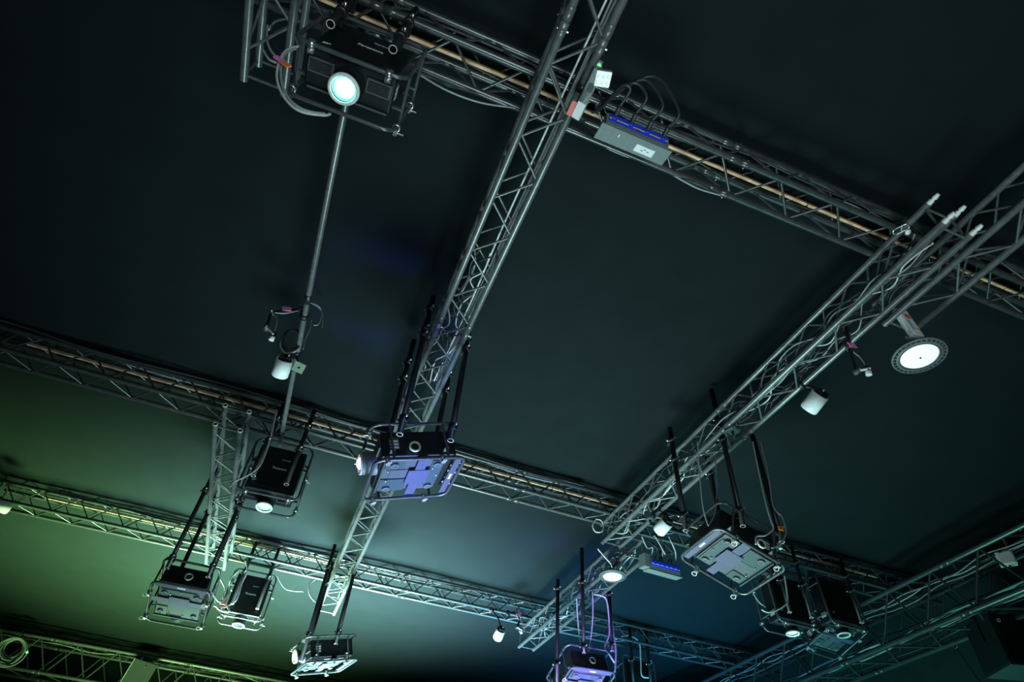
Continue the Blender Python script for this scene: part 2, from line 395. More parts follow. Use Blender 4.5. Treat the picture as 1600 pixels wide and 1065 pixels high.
    # cage
    for nm, zz in (('cage_top_loop', CH/2), ('cage_bottom_loop', -CH/2)):
        P(nm, nm, lambda: MB().path(rrect(CW, CD, zz, 0.07), 0.0125, 8, True), 'cage')
    for sx, sy in ((-1,-0.6),(1,-0.6),(-1,0.6),(1,0.6)):
        P('cage_post', 'cage_post', lambda: MB().tube((0,0,-CH/2),(0,0,CH/2),0.010,8), 'cage', T(sx*CW/2, sy*CD/2, 0))
        P('side_arm', 'side_arm', lambda: MB().box((0,0,0),(0.06,0.03,0.012)), 'dplate', T(sx*(CW/2-0.03), sy*CD/2, -0.06))
        c = P('cage_clamp', 'cage_clamp', clamp_mb, 'steel', T(sx*(CW/2), sy*CD/2+0.05, -CH/2) @ Matrix.Rotation(math.pi/2, 4, 'Z'))
        if plates: P('pull_ring', 'pull_ring', lambda: MB().torus((0.0,0.03,-0.045),(0.3,0.2,1),0.02,0.0035,14,6), 'ring', None, c)
    for sx in (-1, 1):
        P('front_clamp', 'front_clamp', clamp_mb, 'steel', T(sx*0.2, CD/2, CH/2))
    if ring_at:
        p_, d_ = ring_at
        k = P('lifting_handle', 'lifting_handle', lambda: MB().tube((0,0,0),(0,0,0.03),0.03,14), 'pole', T(p_) @ Vector(d_).to_track_quat('Z', 'Y').to_matrix().to_4x4())
        P('handle_ring', 'handle_ring', lambda: MB().torus((0,0,0.03),(0,0,1),0.036,0.009,18,8), 'ring', None, k)
    root['_'] = 0; del root['_']
    return root, mw
def hang_pole(root, mw, x, y, z0, z1, clamps=(), r=0.024):
    inv = mw.inverted()
    L = z1-z0
    p = obj('hanging_pole', MB().lathe([(r-0.004,0.0),(r,0.0),(r,L),(r-0.004,L)], n=14, cap1=True).lathe([(r-0.005,0.0),(r-0.005,0.12)], n=14, cap1=True), 'pole', root, inv @ T(x, y, z0))
    link('pole_rim', cached(('pole_rim', r), lambda: MB().torus((0,0,0),(0,0,1),r-0.002,0.003,18,6), 'ring'), p)
    for zc in clamps:
        c = link('pole_clamp', cached(('pole_clamp', r), lambda: MB().lathe([(r,-0.025),(r+0.012,-0.025),(r+0.012,0.025),(r,0.025)], n=12).box((0,r+0.025,0),(0.05,0.05,0.045)).lathe([(0.012,0),(0.012,0.02),(0,0.024)], c=(0.0,-r-0.008,0), axis=(0,-1,0), n=8), 'pole'), p, T(0, 0, zc-z0))
    for zc in clamps:
        link('clamp_bolt', cached(('clamp_bolt', r), lambda: MB().lathe([(0.010,0),(0.010,0.02),(0,0.024)], c=(0.012,-r-0.01,0.01), axis=(0,-1,0.0), n=8), 'steel'), p, T(0, 0, zc-z0))
        link('clamp_bolt', cached(('clamp_bolt_side', r), lambda: MB().lathe([(0.009,0),(0.009,0.02),(0,0.022)], c=(-r-0.01,0.02,-0.005), axis=(-1,0,0.3), n=8), 'steel'), p, T(0, 0, zc-z0))
    return p
X_, Y_, Z_ = Vector((1,0,0)), Vector((0,1,0)), Vector((0,0,1))

# upright projectors, lens straight down, printed cover towards the camera
r, mw = projector('large black projector at top left with a brilliant lit lens and white lettering', -Z_, -Y_, (-0.0946,0.0307,-0.0273), (-0.535,1.578,3.465), 'lit', plates=False)
hang_pole(r, mw, -0.39, 1.38, 3.411, 4.14, (3.62, 3.87)); hang_pole(r, mw, -0.729, 1.38, 3.403, 4.14, (3.62, 3.87))
r, mw = projector('black projector with lit lens under the middle truss, beside the short open ended truss', -Z_, -Y_, (-0.1179,-0.0226,-0.0222), (-0.533,5.938,3.348), 'lit', plates=False)
hang_pole(r, mw, -0.395, 5.755, 3.196, 4.14, (3.62, 3.9)); hang_pole(r, mw, -0.72, 5.76, 3.203, 4.14, (3.62, 3.9))
r, mw = projector('black projector with white lettering and unlit lens, right of the one showing its underside', -Z_, -Y_, (-0.068,-0.0163,0.007), (-0.578,9.457,3.391), 'dark', plates=False)
hang_pole(r, mw, -0.40, 9.27, 3.222, 4.14, (3.66, 3.9)); hang_pole(r, mw, -0.74, 9.27, 3.222, 4.14, (3.66, 3.9))
r, mw = projector('black projector with a small lit lens behind the heavy right truss', -Z_, -Y_, (-0.05,0,-0.02), (5.80,6.0,3.41), 'lit', plates=False, brand=False)
hang_pole(r, mw, 5.98, 5.80, 3.2, 4.14, (3.6, 3.9)); hang_pole(r, mw, 5.66, 5.80, 3.2, 4.14, (3.6, 3.9))
r, mw = projector('unlit black projector in shadow, rightmost of the pair behind the heavy right truss', -Z_, -Y_, (-0.05,0,0), (6.62,6.0,3.55), 'dark', plates=False, brand=False)
hang_pole(r, mw, 6.78, 5.80, 3.3, 4.14, (3.7, 3.9))
r, mw = projector('dark unlit projector at the bottom edge, right of the purple lit one', -Z_, -Y_, (-0.05,0,0), (5.62,9.45,3.36), 'dark', plates=False, brand=False)
hang_pole(r, mw, 5.78, 9.25, 3.2, 4.14, (3.6, 3.9)); hang_pole(r, mw, 5.46, 9.25, 3.2, 4.14, (3.6, 3.9))

# level and tilted projectors showing their undersides
r, mw = projector('projector with a pink lens and blue lit underside hung below the central truss', -X_, Z_, (0.0130,-0.3287,-0.0301), (0.520,3.908,2.601), 'pink', ring_at=((-0.235,0.03,-0.03),(-1,0,0)))
for x, y, z0, cl in ((0.363,3.60,2.591,(2.73,3.62,3.70,3.95)), (0.735,3.60,2.661,(2.78,3.62,3.72)), (0.342,4.20,2.75,(3.62,3.82)), (0.735,4.20,2.80,(3.62,3.82))): hang_pole(r, mw, x, y, z0, 3.80 if x == 0.735 and y < 4 else 4.12, cl)
r, mw = projector('projector with tilted dark green underside in a rounded cage at lower left', Y_, Z_, (-0.2636,-0.0171,0.0118), (-1.105,7.422,2.575), 'dark', ring_at=((0.02,-0.285,-0.01),(0,-1,0)))
for x, y, z0, cl in ((-1.315,7.10,2.678,(2.8,3.62)), (-0.90,7.10,2.677,(2.8,3.62,3.5)), (-1.27,7.62,2.80,(3.62,)), (-0.95,7.62,2.8,(3.62,))): hang_pole(r, mw, x, y, z0, 3.92, cl)
r, mw = projector('bright lit projector with a yellow glowing lens at the bottom edge left of centre', -X_, Z_, (0.0,-0.30,0.25), (0.60,8.65,2.63), 'yellow')
for x, y, z0, cl in ((0.335,8.40,2.432,(2.75,3.62)), (0.69,8.40,2.698,(2.85,3.62)), (0.40,8.95,2.7,(3.62,)), (0.72,8.95,2.7,(3.62,))): hang_pole(r, mw, x, y, z0, 3.95, cl)
r, mw = projector('purple lit projector at the bottom edge below the round lamp, hung on long black poles', Y_, Z_, (-0.36,-0.06,0.02), (3.50,7.164,2.476), 'dark', ring_at=((0.02,-0.285,-0.01),(0,-1,0)))
for x, y, z0, cl in ((3.403,6.85,2.633,(2.7,3.48)), (3.125,7.0,2.30,(2.5,3.40)), (3.865,7.0,2.783,(2.85,3.48)), (3.70,7.45,2.65,(3.48,))): hang_pole(r, mw, x, y, z0, 3.95 if x == 3.403 else 3.52, cl)
r, mw = projector('projector with teal and violet lit underside hung on long poles at right centre', X_, Z_, (-0.0252,0.3212,0.0059), (3.446,3.999,2.660), 'dark', ring_at=((0.235,0.10,-0.03),(1,0,0)))
for x, y, z0, cl in ((3.367,3.72,2.717,(2.86,3.62,3.86)), (3.745,3.72,2.667,(2.78,)), (3.137,4.20,2.85,(3.0,3.62,3.86)), (3.584,4.25,2.75,(3.62,))): hang_pole(r, mw, x, y, z0, {3.367:4.26,3.745:3.80,3.137:4.02,3.584:3.9}[x], cl)
r, mw = projector('bright projector underside glimpsed through the braces of the heavy right truss', Y_, Z_, (-0.3,0.0,0.1), aty(1298,985,6.55), 'dark')
c_ = aty(1298,985,6.55)
hang_pole(r, mw, c_.x-0.2, 6.45, c_.z-0.05, 4.2, (c_.z+0.1,))

# ------------------------------------------------------------------ long pipe and its bracket
pipe = thing('scaffold_pipe', 'long round pipe running from the big lit projector down past the white spotlight on it', 'pipe', T(-0.648, 1.55, 3.825))
obj('tube', MB().tube((0,0,0), (0.012,4.55,0), 0.024, 16), 'truss', pipe)
obj('pipe_sleeve', MB().lathe([(0.024,0),(0.029,0.005),(0.029,0.1),(0.024,0.105)], c=(0.006,2.2,0), axis=(0,1,0), n=14), 'pole', pipe)
for k, yy in enumerate((0.0, 4.3)):
    obj('pipe_clamp', MB().lathe([(0.024,-0.025),(0.037,-0.025),(0.037,0.025),(0.024,0.025)], c=(0.0,yy,0), axis=(0,1,0), n=12).box((0,yy,0.045),(0.045,0.05,0.03)), 'pole', pipe)
p = aty(467, 574, 4.55)
br = thing('mounting_plate', 'small pale green plate with a round hole clamped on the long pipe', 'plate', T(p))
def plate_hole(w, h, r, t):
    m = MB(); n = 16; fr = []
    for k in range(n):
        a = 2*math.pi*k/n; c, s_ = math.cos(a), math.sin(a); q = 1/max(abs(c), abs(s_))
        fr.append(((c*q*w/2, s_*q*h/2), (c*r, s_*r)))
    vs = []
    for zz in (-t/2, t/2):
        for o_, i_ in fr: vs += [(o_[0], zz, o_[1]), (i_[0], zz, i_[1])]
    fs = []
    for k in range(n):
        a, b = 2*k, 2*((k+1) % n)
        fs += [(a, b, b+1, a+1), (a+2*n, a+1+2*n, b+1+2*n, b+2*n), (a, a+2*n, b+2*n, b), (a+1, b+1, b+1+2*n, a+1+2*n)]
    m.add(vs, fs); return m
obj('plate', plate_hole(0.10, 0.09, 0.012, 0.008), 'green', br, Matrix.Rotation(0.5, 4, 'X') @ Matrix.Rotation(0.15, 4, 'Y'))
obj('plate_clamp', MB().lathe([(0.026,-0.02),(0.036,-0.02),(0.036,0.02),(0.026,0.02)], c=(-0.645-p.x, 0, 3.825-p.z), axis=(0,1,0), n=12).tube((-0.02,0,0.045),(-0.645-p.x,0,3.825-p.z),0.012,8), 'pole', br)

# ------------------------------------------------------------------ white cylinder spotlights (lie level, dark back towards the camera)
def spotlight(label, px, py, z, mount, tilt=(0.0, 0.0), r=0.072, L=0.17):
    c = atz(px, py, z)
    mw = T(c) @ Matrix.Rotation(tilt[1], 4, 'Z') @ Matrix.Rotation(tilt[0], 4, 'X')
    root = thing('spotlight', label, 'spotlight', mw, 'white cylinder spotlights on the rig')
    P = lambda n, fn, mt, par=None: link(n, cached(('spot', n, mt), fn, mt), par or root)
    P('shell', lambda: MB().lathe([(r-0.006,-L/2+0.03),(r-0.004,-L/2),(r,-L/2),(r,L/2-0.01),(r-0.008,L/2),(0.0,L/2)], axis=(0,1,0), n=28), 'white')
    h = P('heat_sink', lambda: MB().lathe([(0,-L/2-0.012),(r-0.02,-L/2-0.012),(r-0.012,-L/2+0.03),(0,-L/2+0.03)], axis=(0,1,0), n=24), 'pole')
    for k in range(5): link('fin', cached('spot_fin', lambda: MB().box((0,-L/2-0.02,0),(0.005,0.03,0.09)), 'pole'), h, T(-0.036+0.018*k, 0, 0))
    P('rear_knob', lambda: MB().lathe([(0.012,-L/2-0.02),(0.012,-L/2-0.05),(0,-L/2-0.052)], c=(0.02,0,0.02), axis=(0,1,0), n=10), 'steel')
    inv = mw.inverted()
    q = inv @ Vector(mount)
    y = Vector((0, -L/2-0.015, r*0.4))
    obj('yoke_arm', MB().tube(y, y+(q-y)*0.45+Vector((0.02,-0.02,0)), 0.011, 8).tube(y+(q-y)*0.45+Vector((0.02,-0.02,0)), q, 0.014, 8), 'pole', root)
    obj('yoke_bracket', MB().box((0,-0.02,r+0.008),(0.05,0.1,0.008)).box((0,-L/2-0.015,r*0.55),(0.05,0.008,0.07)), 'pole', root)
    obj('yoke_clamp', MB().lathe([(0.026,-0.022),(0.038,-0.022),(0.038,0.022),(0.026,0.022)], c=q, axis=(0,1,0), n=12), 'pole', root)
    obj('clamp_knob', MB().lathe([(0.012,0.036),(0.012,0.055),(0,0.058)], c=q, axis=(-0.6,0,-0.6), n=8), 'steel', root)
    return root
spotlight('white cylinder spotlight hanging beside the long thin pipe at left', 441, 574, 3.55, (-0.645, 4.52, 3.825), (-0.5, 0.05), r=0.073)
spotlight('white cylinder spotlight under the cable filled truss, left of the large round lamp', 1272, 628, 3.47, (3.519, 2.80, 3.626), (-0.35, 0.1), r=0.062, L=0.15)
spotlight('white cylinder spotlight at the near end of the far truss, above the blue socket box', 1036, 822, 3.46, (3.519, 5.1, 3.626), (-0.3, 0.15), r=0.066, L=0.16)
spotlight('small white spotlight hanging under the low truss left of the two open tube ends', 780, 990, 3.50, (2.98, 9.21, 3.89), (-0.5, 0.0), r=0.075, L=0.15)
spotlight('pale spotlight cut by the left edge of the picture', 3, 791, 3.72, (-4.02, 9.2, 3.89), (0.1, -0.9), r=0.05, L=0.2)

# ------------------------------------------------------------------ round high bay lamps
def high_bay(label, px, py, z, wpx, driver):
    c = atz(px, py, z); R = wpx/2*CF.dot(c)/F_PX
    root = thing('high_bay_lamp', label, 'lamp', T(c), 'round high bay lamps')
    obj('housing', MB().lathe([(0,0.05),(R*0.5,0.05),(R*0.72,0.03),(R*0.80,0.0),(R*0.72,-0.004),(R*0.70,0.0)], n=40), 'dplate', root)
    obj('diffuser', MB().lathe([(0,-0.012),(R*0.5,-0.010),(R*0.66,-0.004),(R*0.70,0.004)], n=40), 'led', root)
    obj('centre_screw', MB().lathe([(0.008,-0.012),(0.008,-0.016),(0,-0.017)], n=10), 'grille', root)
    obj('outer_ring', MB().lathe([(R*0.96,0.0),(R,0.0),(R,0.022),(R*0.96,0.022),(R*0.96,0.0)], n=48), 'box', root)
    obj('inner_ring', MB().lathe([(R*0.78,-0.004),(R*0.84,-0.004),(R*0.84,0.02),(R*0.78,0.02),(R*0.78,-0.004)], n=48), 'box', root)
    fin = MB().box((R*0.9,0,0.01),(R*0.14,0.006,0.02)).mesh('fin'); fin.materials.append(M['box'])
    for k in range(30): link('fin', fin, root, Matrix.Rotation(2*math.pi*k/30, 4, 'Z'))
    obj('hanger', MB().tube((0,0,0.05),(0,0,0.16),0.014,10).box((0,0,0.06),(0.09,0.02,0.02)), 'pole', root)
    obj('hanger_hook', MB().torus((0,0,0.185),(0,1,0),0.028,0.007,16,7), 'wcable', root)
    if driver:
        d = obj('driver_box', MB().cbox((0,0,0), (0.11,0.05,0.28), 0.008), 'white', root, T(-0.02, -0.06, 0.29) @ Matrix.Rotation(-0.10, 4, 'Y'))
        obj('red_label', MB().box((0.005,-0.026,0.06),(0.06,0.002,0.05)), 'red', d); obj('amber_dot', MB().lathe([(0,0.0262),(0.016,0.0262),(0.016,0.025)], c=(0.02,0,-0.08), axis=(0,-1,0), n=14), 'yellow', d)
        obj('green_label', MB().box((-0.024,-0.026,-0.04),(0.03,0.002,0.11)), 'green', d)
        obj('drop_cable', MB().path(smooth_pts([(-0.16,-0.12,0.34),(-0.09,-0.07,0.24),(-0.01,-0.01,0.14),(0,0,0.08)]), 0.007, 7), 'wcable', root)
    return root
high_bay('large round lamp with a finned rim below a coloured white box at right', 1437, 557, 3.31, 78, True)
high_bay('small round lit lamp below the far truss, left of the blue socket box', 957, 901, 3.30, 42, False)

# ------------------------------------------------------------------ jointed camera arms
def camera_arm(label, pts, y, mount, r=0.013, sc_=1.0, pinkat=0.5):
    P3 = [aty(px, py, yy) for (px, py, yy) in pts]
    root = thing('jointed_arm', label, 'camera arm', T(P3[0]))
    L = [p-P3[0] for p in P3]
    obj('arm_clamp', MB().lathe([(0.026,-0.022),(0.04,-0.022),(0.04,0.022),(0.026,0.022)], c=Vector(mount)-P3[0], axis=(0,1,0), n=12).tube(Vector(mount)-P3[0], (0,0,0), 0.012, 8), 'pole', root)
    for a, b in zip(L[:-1], L[1:-1]): obj('arm_segment', MB().tube(a, b, r, 9), 'pole', root)
    for q in L[:-1]: obj('arm_joint', MB().lathe([(0,-0.024),(0.02,-0.024),(0.022,0),(0.02,0.024),(0,0.024)], c=q, axis=(0,1,0), n=12), 'dplate', root)
    for q in L[1:-1]: obj('joint_screw', MB().lathe([(0.011,-0.026),(0.011,-0.034),(0,-0.036)], c=q, axis=(0,1,0), n=10), 'steel', root)
    a = L[1]; b = L[0]*(1-pinkat)+L[1]*pinkat if pinkat is not None else L[1]
    obj('tape_flag', MB().box(b+Vector((0,-0.03,0)), (0.075,0.006,0.045), Matrix.Rotation(-0.3,3,'Y')), 'pink', root)
    h = L[-1]; d = (L[-1]-L[-2]).normalized()
    hd = obj('camera_head', MB().cbox(h, (0.045,0.045,0.05), 0.006), 'pole', root)
    obj('camera_rod', MB().tube(L[-2]+Vector((0,-0.025,-0.01)), h+Vector((0,-0.025,-0.01)), 0.009, 9), 'white', root)
    obj('camera_lens', MB().lathe([(0.02,0),(0.022,0.03),(0.015,0.032),(0,0.03)], c=h+Vector((0.0,0,-0.02)), axis=(0,0.2,-1), n=16), 'ring', hd)
    obj('arm_cable', MB().path(smooth_pts([L[0], (L[0]+L[1])/2+Vector((0,-0.02,-0.05)), L[1], (L[1]+L[-2])/2+Vector((0.06,-0.02,0.02)), h]), 0.005, 6), 'gcable', root)
    return root
camera_arm('jointed arm with a pink tape flag reaching left from the long pipe', [(470,484,4.1),(424,488,4.05),(416,512,4.02),(427,524,4.0)], 4.1, (-0.645, 4.02, 3.825))
camera_arm('jointed arm with a pink tape flag left of the large round lamp', [(1322,508,2.20),(1327,543,2.16),(1339,580,2.16),(1355,577,2.12)], 2.2, (3.519, 2.25, 3.626), pinkat=1.0, r=0.016)
camera_arm('jointed arm with a pink tape flag under the low truss beside the small white spotlight', [(806,955,9.2),(812,968,9.15),(808,980,9.1),(815,984,9.1)], 9.2, (3.25, 9.204, 3.889), r=0.018)

# ------------------------------------------------------------------ socket boxes, lighting node, floodlight
def cable_thing(name, label, cat, paths, r, material, group=None, n=7):
    root = thing(name, label, cat, T(paths[0][0]), group)
    for i, p in enumerate(paths):
        mt = material[i % len(material)] if isinstance(material, (list, tuple)) else material
        obj('cable', MB().path([q-Vector(paths[0][0]) for q in smooth_pts(p)], r, n), mt, root)
    return root
def socket_box(label, c, L, H, tilt, yaw, sockets, sticker, endcap):
    mw = T(c) @ Matrix.Rotation(yaw, 4, 'Z') @ Matrix.Rotation(tilt, 4, 'X')
    root = thing('socket_box', label, 'power box', mw)
    obj('case', MB().cbox((0,0,0), (L,0.10,H), 0.006), 'box', root)
    obj('base_plate', MB().cbox((0.0,0.012,-H/2-0.012), (L+0.05,0.125,0.012), 0.003), 'box', root)
    f = obj('socket_strip', MB().box((0,-0.053,0.012), (L-0.03,0.008,H*0.62)), 'blue', root)
    obj('trim_strip', MB().box((0,-0.0585,0.0), (L-0.03,0.003,0.007)), 'yellow', f)
    for k in range(sockets):
        x = -L/2+0.05+(L-0.1)*k/(sockets-1)
        s = obj('socket', MB().lathe([(0.024,0.0),(0.024,0.012),(0.018,0.014),(0.0,0.008)], c=(x,-0.057,0.015), axis=(0,-1,0), n=14), 'blue', root)
        if sticker: obj('plug', MB().lathe([(0.016,0.01),(0.016,0.06),(0.009,0.075),(0,0.076)], c=(x,-0.057,0.015), axis=(0,-1,0.5), n=10), 'cable', s)
    if sticker:
        st = obj('sticker', MB().box((0.085,0.02,-H/2-0.0195), (0.13,0.055,0.002)), 'paper', root)
        for k, (x, y) in enumerate(((0.07,0.025),(0.085,0.012),(0.11,0.02))): obj('sticker_mark', MB().box((x,y,-H/2-0.0208),(0.014,0.006,0.001)), 'grille', st)
        obj('tick_mark', MB().box((-0.11,-0.01,-H/2-0.0195),(0.008,0.02,0.002)), 'paper', root)
    if endcap: obj('hanging_bar', MB().tube((0.0,0.0,H/2),(-0.0,0.175,0.57),0.012,8), 'pole', root)
    if endcap: obj('end_cap', MB().cbox((-L/2-0.045,0.0,0.02), (0.08,0.13,0.16), 0.01), 'box', root)
    return root, mw
c1 = atz(991, 213, 3.70)
sb, sbm = socket_box('long grey power box with blue sockets, a white sticker and plugged black cables', c1, 0.44, 0.10, 0.25, 0.0, 4, True, False)
for k, lb in enumerate(('first from the left', 'second from the left', 'third from the left', 'rightmost')):
    x = -0.17+0.34*k/3
    p0 = sbm @ Vector((x, -0.12, 0.05)); p3 = aty(925+6*k, 175-7*k, 1.32)
    cable_thing('power_cable', 'black cable arching into the power box on the top truss, '+lb, 'cable', [[p0, p0+Vector((0.02,-0.10,0.04)), (p0+p3)/2+Vector((0.05,-0.12-0.02*k,0.12+0.03*k)), p3+Vector((0.05,-0.02,0.05)), p3]], 0.010, 'cable')
c2 = atz(1036, 887, 3.30)
socket_box('small grey socket box with six blue sockets beside the small round lamp', c2, 0.40, 0.11, 0.15, 0.03, 6, False, True)
for k in range(7):
    p0 = c2+Vector((-0.17+0.055*k, -0.02, 0.06)); p1 = atz(1003+7*k, 838+4*(k % 3), 3.55)
    cable_thing('socket_cable', ('grey' if k % 3 == 0 else 'black')+' cable of the tangle over the small socket box, '+('leftmost','second from left','third from left','middle one','third from right','second from right','rightmost')[k], 'cable', [[p0, p0+Vector((random.uniform(-.05,.05),-0.08,0.10)), (p0+p1)/2+Vector((random.uniform(-.08,.08),random.uniform(-.1,.0),random.uniform(-.06,.06))), p1]], 0.008, 'gcable' if k % 3 == 0 else 'cable', 'cable tangle over the small socket box')
# lighting node on the right chord of the central truss
n0 = atz(917, 142, 3.60)
node = thing('control_box', 'slim blue grey control box with a green indicator on the central truss top', 'control box', T(n0))
obj('case', MB().cbox((0,0,0), (0.06,0.30,0.10), 0.006), 'box', node)
obj('side_slot', MB().box((0,-0.04,-0.051),(0.035,0.05,0.004)), 'ink', node)
obj('indicator', MB().box((0.0,-0.152,0.02),(0.03,0.004,0.016)), 'gled', node)
obj('end_clip', MB().box((0.0,-0.165,0.035),(0.04,0.02,0.012)), 'steel', node)
obj('node_clamp', MB().lathe([(0.026,-0.022),(0.038,-0.022),(0.038,0.022),(0.026,0.022)], c=(0.680-n0.x,0,3.624-n0.z), axis=(0,1,0), n=12).tube((0,0,0.03),(0.68-n0.x,0,3.624-n0.z),0.014,8), 'pole', node)
p = atz(904, 173, 3.49)
tg = thing('equipment_tag', 'white and red paper tag at the lower end of the slim control box', 'tag', T(p))
obj('paper', MB().box((0,0,0),(0.05,0.10,0.004), Matrix.Rotation(0.4,3,'Y')), 'paper', tg); obj('red_panel', MB().box((-0.042,0.005,0.006),(0.03,0.09,0.004)), 'red', tg); obj('tag_string', MB().tube((0,-0.05,0),(0.02,-0.07,0.06),0.003,5), 'wcable', tg)
p = atz(942, 123, 3.55)
fl = thing('floodlight', 'small square white floodlight above the power box', 'floodlight', T(p) @ Matrix.Rotation(-0.25, 4, 'Z'))
obj('housing', MB().cbox((0,0,0.012),(0.10,0.10,0.03),0.012), 'grille', fl); obj('diffuser', MB().cbox((0,0,-0.006),(0.088,0.088,0.012),0.005), 'sled', fl)
for k in range(6): obj('led_cell', MB().lathe([(0.011,0),(0.011,-0.003),(0,-0.004)], c=(-0.028+0.028*(k % 3),-0.016+0.034*(k//3),-0.012), n=10), 'sled', fl)
obj('bracket', MB().box((0,0,0.04),(0.02,0.06,0.03)).tube((0,0,0.05),(-0.05,0.0,0.10),0.010,8), 'pole', fl)

# ------------------------------------------------------------------ small boxes, panel, speaker, coil
def small_box(name, label, cat, c, size, material, rot=None):
    root = thing(name, label, cat, T(c) @ (rot or Matrix.Identity(4)))
    obj('case', MB().cbox((0,0,0), size, min(size)*0.08), material, root)
    obj('lid', MB().cbox((0,-size[1]/2-0.004,0), (size[0]*0.86,0.01,size[2]*0.86), 0.003), material, root)
    for sx in (-1, 1):
        for sz in (-1, 1): obj('screw', MB().lathe([(0.006,0.008),(0.006,0.013),(0,0.013)], c=(sx*size[0]*0.36,-size[1]/2,sz*size[2]*0.36), axis=(0,-1,0), n=8), 'steel', root)
    obj('gland', MB().lathe([(0.014,0),(0.014,0.03),(0.008,0.035)], c=(0,0,-size[2]/2), axis=(0,0,-1), n=10), 'pole', root)
    return root
small_box('junction_box', 'pale square junction box inside the heavy right truss near the edge', 'box', atx(1572, 873, 7.72), (0.17, 0.09, 0.16), 'white', Matrix.Rotation(-0.9, 4, 'Z'))
jb = small_box('junction_box', 'violet grey junction box with a white mark on the cable filled truss', 'box', atz(1143, 668, 3.62), (0.11, 0.09, 0.09), 'plate', Matrix.Rotation(0.3, 4, 'Z'))
obj('white_mark', MB().box((0.0,-0.055,0.01),(0.012,0.004,0.03)), 'paper', jb)
small_box('junction_box', 'small blue grey junction box among cables near the white spotlight of the far truss', 'box', atz(1015, 806, 3.60), (0.09, 0.08, 0.10), 'plate', Matrix.Rotation(0.5, 4, 'Z'))

pc = aty(214, 1050, 14.9)
pn = thing('flat_panel', 'grey flat panel leaning in front of the heavy far truss at bottom left', 'panel', T(pc.x, 15.2, 3.55) @ Matrix.Rotation(0.12, 4, 'Y'))
obj('sheet', MB().cbox((0,0,-0.05), (0.46,0.02,0.72), 0.006), 'dplate', pn)
obj('lit_edge', MB().box((-0.236,0,-0.05),(0.014,0.03,0.72)), 'green', pn)  # pale green strip paints light along the panel's side edge
obj('fixing_bolt', MB().lathe([(0.014,0.01),(0.014,0.02),(0,0.024)], c=(0.03,0,0.22), axis=(0,-1,0), n=10), 'steel', pn)
for sx in (-0.12, 0.12): obj('panel_hook', MB().torus((sx,0.06,0.33),(1,0,0),0.05,0.008,14,6), 'steel', pn)

cc = aty(22, 1012, 15.1)
coil = thing('cable_coil', 'coil of grey cable hung on the far truss at the bottom left corner', 'cable', T(cc))
for k in range(6):
    obj('cable_loop', MB().torus((0.012*(k % 3)-0.01, -0.02*k, -0.02*k), (0.2*math.sin(k*2.1), 1, 0.12*math.cos(k*1.7)), 0.15+0.022*k, 0.013, 30, 7), 'gcable', coil)
obj('coil_tie', MB().torus((0,-0.05,0.235),(1,0,0),0.07,0.012,14,6), 'pole', coil)
obj('green_indicator', MB().lathe([(0.02,0),(0.02,0.03),(0,0.032)], c=(0.28,-0.1,-0.06), axis=(0,-1,0), n=10), 'gled', coil)

sp = thing('loudspeaker', 'black box loudspeaker hung on the right below the heavy truss', 'speaker', T(8.05, 5.02, 3.02) @ Matrix.Rotation(-0.35, 4, 'Z'))
obj('cabinet', MB().cbox((0,0,0), (0.46,0.5,0.56), 0.02), 'pole', sp)
obj('lit_base', MB().cbox((0,0,-0.287), (0.44,0.48,0.012), 0.004), 'dplate', sp)  # paler than the cabinet, light on the underside put into its colour
obj('grille', MB().cbox((0,-0.255,0), (0.40,0.012,0.5), 0.004), 'body', sp)
obj('rim_badge', MB().torus((-0.13,-0.264,0.19),(0,1,0),0.018,0.005,16,6), 'ring', sp)
for sx in (-1, 1): obj('hanging_bracket', MB().box((sx*0.24,0,0.2),(0.012,0.06,0.4)), 'pole', sp)

fx = aty(3, 922, 9.6)
fo = thing('caged_fixture', 'grey caged fixture cut by the left edge of the picture', 'fixture', T(fx.x-0.30, 9.6, fx.z) @ Matrix.Rotation(0.5, 4, 'Y'))
obj('body', MB().cbox((0,0,0), (0.4,0.35,0.2), 0.01), 'pole', fo)
obj('bottom_plate', MB().box((0.05,0,-0.125),(0.36,0.34,0.02)), 'box', fo)
obj('cage_loop', MB().path(rrect(0.56,0.5,-0.14,0.05), 0.012, 7, True), 'cage', fo); obj('amber_label', MB().box((0.205,-0.05,0.03),(0.004,0.05,0.03)), 'yellow', fo)
obj('hanging_pole', MB().tube((-0.15,0,0.1),(-1.2,0,0.66),0.014,12), 'pole', fo)

hk = atx(1491, 1006, 8.2)
h = thing('hanging_hook_line', 'thin dark line with a hook against the teal wall at bottom right', 'cable', T(hk))
obj('line', MB().path(smooth_pts([(0,0,0.35),(0.0,0,0.05),(0.0,-0.05,-0.25),(0.0,-0.14,-0.55)]), 0.008, 6), 'cable', h); obj('hook', MB().torus((0,0,-0.02),(1,0,0),0.03,0.006,14,6), 'steel', h)

am = atx(1592, 824, 7.5)
al = thing('indicator_lamp', 'tiny amber lamp on top of the heavy truss at the right edge', 'lamp', T(am))
obj('socket', MB().lathe([(0.02,0),(0.02,0.04),(0,0.045)], n=10), 'pole', al); obj('bulb', MB().lathe([(0.018,0),(0.022,-0.015),(0.012,-0.035),(0,-0.04)], n=12), 'orange', al)

